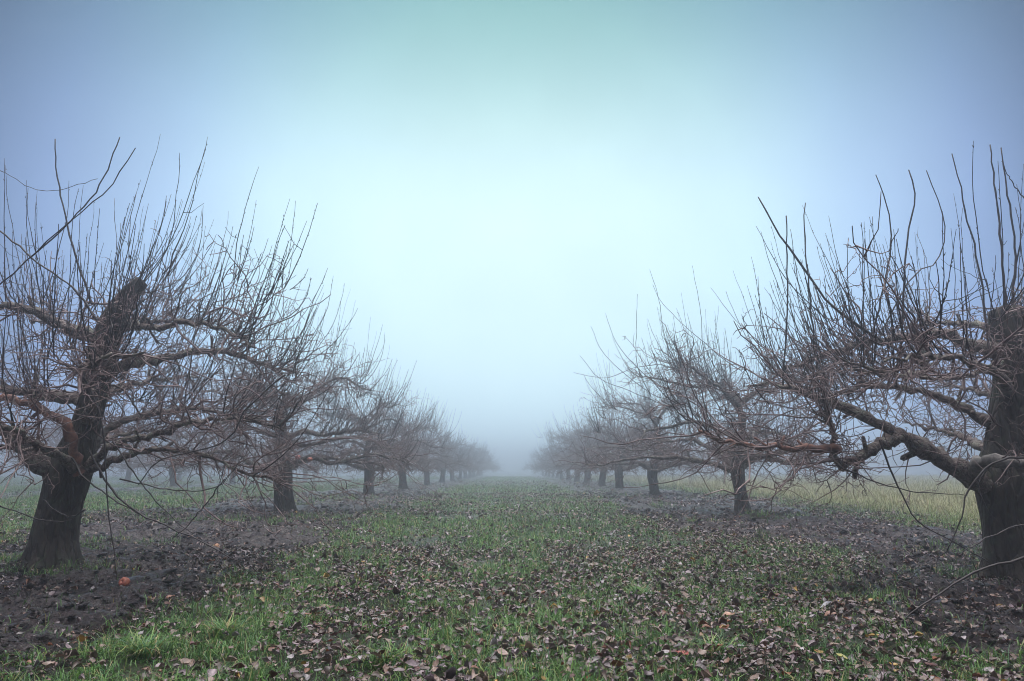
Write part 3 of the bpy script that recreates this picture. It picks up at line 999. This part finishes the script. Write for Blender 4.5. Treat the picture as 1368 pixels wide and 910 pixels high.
def build_tufts():
    """long-bladed tufts in the foreground, each a thing"""
    rr = np.random.default_rng(9)
    spots = [(190, 880, 0.15, 'sprawling long-bladed grass tuft at the front left edge of the grass'),
             (300, 852, 0.13, 'low spreading grass tuft right of the ochre leaf on the left'),
             (520, 890, 0.11, 'dense grass tuft at the front left of the alley middle'),
             (855, 800, 0.12, 'tall bright grass tuft right of the alley middle'),
             (955, 880, 0.13, 'dark green grass tuft behind the crimson leaf at the front')]
    for px, py, size, lab in spots:
        b = on_ground(px, py)
        n = 170
        az = rr.uniform(0, 6.283, n); ln = size * rr.uniform(0.65, 1.5, n)
        S = np.stack([rr.normal(size=n) * 0.035, rr.normal(size=n) * 0.035, np.zeros(n)], 1)
        d0 = np.stack([np.cos(az) * .5, np.sin(az) * .5, np.ones(n)], 1)
        d1 = np.stack([np.cos(az), np.sin(az), rr.uniform(-0.7, 0.5, n)], 1)
        global rng
        rng = rr
        P = grow(S, unit(d0), unit(d1), ln, 6, 0.06)
        sd = np.stack([-np.sin(az), np.cos(az), np.zeros(n)], 1)
        w = rr.uniform(0.002, 0.0035, n)[:, None, None] * np.array([.9, 1, 1, .85, .55, .08])[None, :, None]
        V = np.concatenate([P - sd[:, None] * w, P + sd[:, None] * w], 1)
        i0 = np.arange(n)[:, None] * 12
        q = np.concatenate([np.stack([i0[:, 0] + k, i0[:, 0] + 6 + k, i0[:, 0] + 7 + k, i0[:, 0] + k + 1], 1) for k in range(5)])
        ci = rr.choice([0, 1, 1, 2, 3, 4, 5], n)
        c = GREENS[ci] * rr.uniform(0.8, 1.25, (n, 1))
        me = mesh_np('grass_tuft', V.reshape(-1, 3), [q], M_GRASS, True, {'col': np.repeat(c, 12, 0)})
        tag(link('grass_tuft', me, None, b), lab, 'grass tuft', 'long grass tufts in the foreground')


def build_clods():
    rr = np.random.default_rng(31)
    p = scatter([(2.2, 5, 560), (5, 8, 400), (8, 13, 190), (13, 24, 50)], rr)
    x, y = p[:, 0], p[:, 1]
    m = mud_mask(x, y)
    k = (rr.random(len(x)) < m * (0.25 + 0.9 * sstep(0.45, 0.62, N4.fbm(x * 2 + 3, y * 2.6, 3)))) & (np.abs(x) < 7.5)
    x, y = x[k], y[k]; n = len(x)
    g = (1 + 5 ** 0.5) / 2
    I = np.array([(-1, g, 0), (1, g, 0), (-1, -g, 0), (1, -g, 0), (0, -1, g), (0, 1, g), (0, -1, -g), (0, 1, -g), (g, 0, -1), (g, 0, 1), (-g, 0, -1), (-g, 0, 1)]) / 1.9
    F = np.array([(0, 11, 5), (0, 5, 1), (0, 1, 7), (0, 7, 10), (0, 10, 11), (1, 5, 9), (5, 11, 4), (11, 10, 2), (10, 7, 6), (7, 1, 8),
                  (3, 9, 4), (3, 4, 2), (3, 2, 6), (3, 6, 8), (3, 8, 9), (4, 9, 5), (2, 4, 11), (6, 2, 10), (8, 6, 7), (9, 8, 1)])
    s = (0.005 + 0.026 * rr.random(n) ** 3.0) * np.maximum(1, y / 9) ** 0.6
    V = I[None] * (1 + 0.3 * rr.normal(size=(n, 12, 1))) * np.stack([rr.uniform(.8, 1.7, n), rr.uniform(.8, 1.5, n), rr.uniform(.4, .8, n)], 1)[:, None]
    V = np.einsum('nij,nkj->nki', rot_rand(n, rr, 0.3), V) * s[:, None, None] + np.stack([x, y, ground_z(x, y) + s * 0.25], 1)[:, None]
    f = (np.arange(n)[:, None, None] * 12 + F[None]).reshape(-1, 3)
    me = mesh_np('soil_clods', V.reshape(-1, 3), [f], bpy.data.materials['orchard_soil'], True, {'mud': np.ones(n * 12)})
    tag(link('soil_clods', me), 'crumbs and clods of dark wet soil on the bare strips under the trees', 'soil', kind='stuff')


def build_fallen_twigs():
    global rng
    rr = np.random.default_rng(21); rng = rr
    for k in range(60):
        left = k % 2 == 0
        y = rr.uniform(3.6, 11); x = (rr.uniform(-5.5, -2.6) if left else rr.uniform(2.9, 5.2))
        n = 9; az = rr.uniform(0, 6.28); ln = rr.uniform(0.12, 0.55)
        d = np.array([[math.cos(az), math.sin(az), 0.0]])
        P = grow(np.zeros((1, 3)), d, unit(d + rr.normal(size=(1, 3)) * 0.4 * np.array([1, 1, 0])), np.array([ln]), n, 0.12)[0]
        P[:, 2] = ground_z(P[:, 0] + x, P[:, 1] + y) + 0.006
        b = np.array([x, y, float(ground_z(x, y))])
        P[:, 2] -= b[2]
        t = Tubes(); r0 = rr.uniform(0.0028, 0.006)
        t.add(P, r0 * (1 - 0.5 * np.linspace(0, 1, n)), 5, 0.08)
        i = 4
        d2 = unit(np.array([[math.cos(az + 0.8), math.sin(az + 0.8), 0.15]]))
        t.add(grow(P[i][None], d2, d2, np.array([ln * 0.3]), 5, 0.1)[0], r0 * 0.6 * (1 - 0.5 * np.linspace(0, 1, 5)), 4, 0.05)
        side = 'left' if left else 'right'
        tag(link('fallen_twig', t.mesh('fallen_twig', M_TWIG), None, b), f'thin pruned twig lying on the mud under the {side} tree row', 'twig', f'fallen twigs under the {side} row')


def apple_mesh(r, mat, squash=0.9):
    prof = [(0.0, -0.72), (0.30, -0.86), (0.62, -0.74), (0.90, -0.35), (1.0, 0.08), (0.93, 0.48), (0.68, 0.80), (0.36, 0.88), (0.12, 0.74), (0.0, 0.62)]
    q = catmull(np.array([(a, b, 0) for a, b in prof]), 22)
    k = 20
    an = np.arange(k) * 2 * math.pi / k
    lob = 1 + 0.035 * np.cos(an * 5)
    V = np.stack([q[:, 0:1] * np.cos(an) * lob, q[:, 0:1] * np.sin(an) * lob, np.repeat(q[:, 1:2], k, 1) * squash], -1).reshape(-1, 3) * r
    idx = np.arange(22 * k).reshape(22, k); nx = np.roll(idx, -1, 1)
    f = np.stack([idx[:-1], nx[:-1], nx[1:], idx[1:]], -1).reshape(-1, 4)
    return mesh_np('apple_skin', V, [f], mat)


def apple(pos, r, mat, label, tilt, group=None, stem=True):
    e = bpy.data.objects.new('apple', None)
    e.empty_display_size = 0.05
    COL.objects.link(e)
    e.location = tuple(pos); e.rotation_euler = tilt
    tag(e, label, 'apple', group)
    link('apple_skin', apple_mesh(r, mat), e)
    t = Tubes(); t.add(catmull([(0, 0, r * .5), (0.001, 0, r * .8), (r * .12, 0, r * 1.15)], 6), np.full(6, 0.0016), 5)
    link('stem', t.mesh('stem', M_TWIG), e)
    return e


def build_apples():
    red = apple_mat('red_apple_skin', (0.22, 0.025, 0.022), (0.34, 0.08, 0.05))
    rot = apple_mat('rotting_apple_skin', (0.16, 0.03, 0.02), (0.38, 0.12, 0.07), 0.5)
    tan = apple_mat('withered_apple_skin', (0.32, 0.15, 0.08), (0.42, 0.26, 0.15), 0.6)
    for px, py, r, m, lab, tilt in (
            (168, 725, 0.038, red, 'bright red windfall apple on the mud right of the nearest left trunk', (1.2, 0.3, 0.4)),
            (166, 784, 0.042, rot, 'half rotten brown red apple on the mud nearest the camera', (0.9, -0.6, 0.2)),
            (266, 758, 0.036, rot, 'dull red apple sunk in the mud, rightmost of the windfalls', (1.7, 0.3, 1.4)),
            (289, 739, 0.034, tan, 'withered tan apple on the mud beyond the dull red one', (0.6, 0.9, 0.4))):
        b = on_ground(px, py)
        apple(b + np.array([0, 0, r * 0.62]), r, m, lab, tilt)
    # the ones still hanging on the second left tree
    for k, (px, py, lab) in enumerate(((398, 611, 'red apple still hanging at the fork of the second left tree'),
                                       (414, 614, 'dull red apple hanging right of its brighter neighbour on the second left tree'))):
        b = at_depth(px, py, 12.3)
        apple(b, 0.043, red if k == 0 else rot, lab, (0.2, 0.1, 0))


# ------------------------------------------------------------------ air, light, camera
def build_air():
    me = bpy.data.meshes.new('haze')
    x0, x1, y0, y1, z0, z1 = -230, 230, -32, 320, -1.6, 5.6
    v = [(x, y, z) for z in (z0, z1) for y in (y0, y1) for x in (x0, x1)]
    me.from_pydata(v, [], [(0, 2, 3, 1), (4, 5, 7, 6), (0, 1, 5, 4), (2, 6, 7, 3), (0, 4, 6, 2), (1, 3, 7, 5)])
    m, nt, out = nodes_of('orchard_fog')
    pv = nd(nt, 'ShaderNodeVolumePrincipled')
    pv.inputs['Color'].default_value = (0.87, 0.91, 1.0, 1)
    pv.inputs['Density'].default_value = 0.0160
    pv.inputs['Anisotropy'].default_value = 0.82
    nt.links.new(pv.outputs['Volume'], out.inputs['Volume'])
    me.materials.append(m)
    tag(link('haze', me), 'pale blue morning fog filling the orchard', 'fog', kind='stuff')


SUN_EL = 76.0
GLOW_EL = 16.0


def build_light():
    w = bpy.data.worlds.new('World')
    sc.world = w
    w.use_nodes = True
    nt = w.node_tree
    nt.nodes.clear()
    L = nt.links.new
    out = nt.nodes.new('ShaderNodeOutputWorld')
    sky = nd(nt, 'ShaderNodeTexSky', sky_type='NISHITA', sun_disc=False)
    sky.sun_elevation = math.radians(SUN_EL)
    sky.sun_rotation = 0.0
    sky.dust_density = 0.3; sky.air_density = 0.25
    b1 = nd(nt, 'ShaderNodeBackground', Strength=0.05)
    L(sky.outputs['Color'], b1.inputs['Color'])
    # the overcast deck above the fog, low glow and darker frame edges painted in
    tc = nd(nt, 'ShaderNodeTexCoord')
    dp = nd(nt, 'ShaderNodeVectorMath', operation='DOT_PRODUCT')
    dp.inputs[1].default_value = (0, math.cos(math.radians(GLOW_EL)), math.sin(math.radians(GLOW_EL)))
    L(tc.outputs['Generated'], dp.inputs[0])
    ac = nd(nt, 'ShaderNodeMath', operation='ARCCOSINE')
    L(dp.outputs['Value'], ac.inputs[0])
    dv = nd(nt, 'ShaderNodeMath', operation='DIVIDE')
    dv.inputs[1].default_value = math.radians(90)
    L(ac.outputs['Value'], dv.inputs[0])
    def D(deg): return deg / 90.0
    c = ramp(nt, [(0.0, (0.80, 1.04, 1.04)), (D(10), (0.77, 1.02, 1.04)), (D(18), (0.66, 0.91, 1.0)), (D(25), (0.46, 0.66, 0.90)), (D(32), (0.26, 0.385, 0.63)),
                  (D(38), (0.08, 0.135, 0.245)), (D(44), (0.008, 0.022, 0.05)), (D(70), (0.03, 0.045, 0.09)), (1.0, (0.05, 0.065, 0.11))], dv.outputs['Value'])
    # greener overhead
    sx = nd(nt, 'ShaderNodeSeparateXYZ')
    L(tc.outputs['Generated'], sx.inputs['Vector'])
    mr = nd(nt, 'ShaderNodeMapRange', interpolation_type='SMOOTHSTEP')
    mr.inputs['From Min'].default_value = math.sin(math.radians(18)); mr.inputs['From Max'].default_value = math.sin(math.radians(40))
    L(sx.outputs['Z'], mr.inputs['Value'])
    tint = nd(nt, 'ShaderNodeMix', data_type='RGBA')
    tint.inputs['A'].default_value = (1, 1, 1, 1); tint.inputs['B'].default_value = (0.26, 0.47, 0.38, 1)
    L(mr.outputs['Result'], tint.inputs['Factor'])
    mul = nd(nt, 'ShaderNodeMix', data_type='RGBA', blend_type='MULTIPLY')
    mul.inputs['Factor'].default_value = 1.0
    L(c, mul.inputs['A']); L(tint.outputs['Result'], mul.inputs['B'])
    # overcast deck brightest overhead, boosted out of view to light the ground
    zr = nd(nt, 'ShaderNodeMapRange', interpolation_type='SMOOTHSTEP')
    zr.inputs['From Min'].default_value = 0.68; zr.inputs['From Max'].default_value = 0.95
    L(sx.outputs['Z'], zr.inputs['Value'])
    zc = nd(nt, 'ShaderNodeMix', data_type='RGBA', blend_type='ADD')
    zc.inputs['B'].default_value = (5.6, 5.4, 5.4, 1)
    L(zr.outputs['Result'], zc.inputs['Factor']); L(mul.outputs['Result'], zc.inputs['A'])
    cn = nd(nt, 'ShaderNodeTexNoise', Scale=2.3, Detail=4.0, Roughness=0.55)
    L(tc.outputs['Generated'], cn.inputs['Vector'])
    cm = nd(nt, 'ShaderNodeMapRange')
    cm.inputs['From Min'].default_value = 0.3; cm.inputs['From Max'].default_value = 0.7
    cm.inputs['To Min'].default_value = 0.92; cm.inputs['To Max'].default_value = 1.08
    L(cn.outputs['Fac'], cm.inputs['Value'])
    b2 = nd(nt, 'ShaderNodeBackground', Strength=1.0)
    L(zc.outputs['Result'], b2.inputs['Color']); L(cm.outputs['Result'], b2.inputs['Strength'])
    ad = nd(nt, 'ShaderNodeAddShader')
    L(b1.outputs['Background'], ad.inputs[0]); L(b2.outputs['Background'], ad.inputs[1])
    L(ad.outputs['Shader'], out.inputs['Surface'])
    s = bpy.data.lights.new('sun', 'SUN')
    s.energy = 1.5; s.angle = math.radians(50); s.color = (1.0, 0.97, 0.92)
    o = bpy.data.objects.new('sun', s)
    COL.objects.link(o)
    o.rotation_euler = (-math.radians(90 - SUN_EL), 0, 0)
    o.location = (0, 30, 30)


def build_camera():
    c = bpy.data.cameras.new('camera')
    c.sensor_fit = 'HORIZONTAL'; c.sensor_width = 36; c.lens = 36 * FPX / W
    c.clip_start = 0.05; c.clip_end = 1500
    o = bpy.data.objects.new('camera', c)
    COL.objects.link(o)
    o.location = (0, 0, ZC)
    o.rotation_euler = (math.pi / 2 + PITCH, 0, 0)
    sc.camera = o


build_camera()
build_light()
build_ground()
build_grass()
build_leaves()
build_tufts()
build_apples()
build_fallen_twigs()
build_clods()
orchard()
build_air()

sc.view_settings.view_transform = 'Standard'
sc.view_settings.look = 'None'
sc.view_settings.gamma = 1.0
sc.view_settings.exposure = 0.0
sc.view_settings.use_curve_mapping = False
cy = sc.cycles
cy.max_bounces = 6; cy.diffuse_bounces = 2; cy.glossy_bounces = 2; cy.transmission_bounces = 2
cy.volume_bounces = 3; cy.transparent_max_bounces = 8
cy.use_denoising = True
cy.filter_width = 1.0
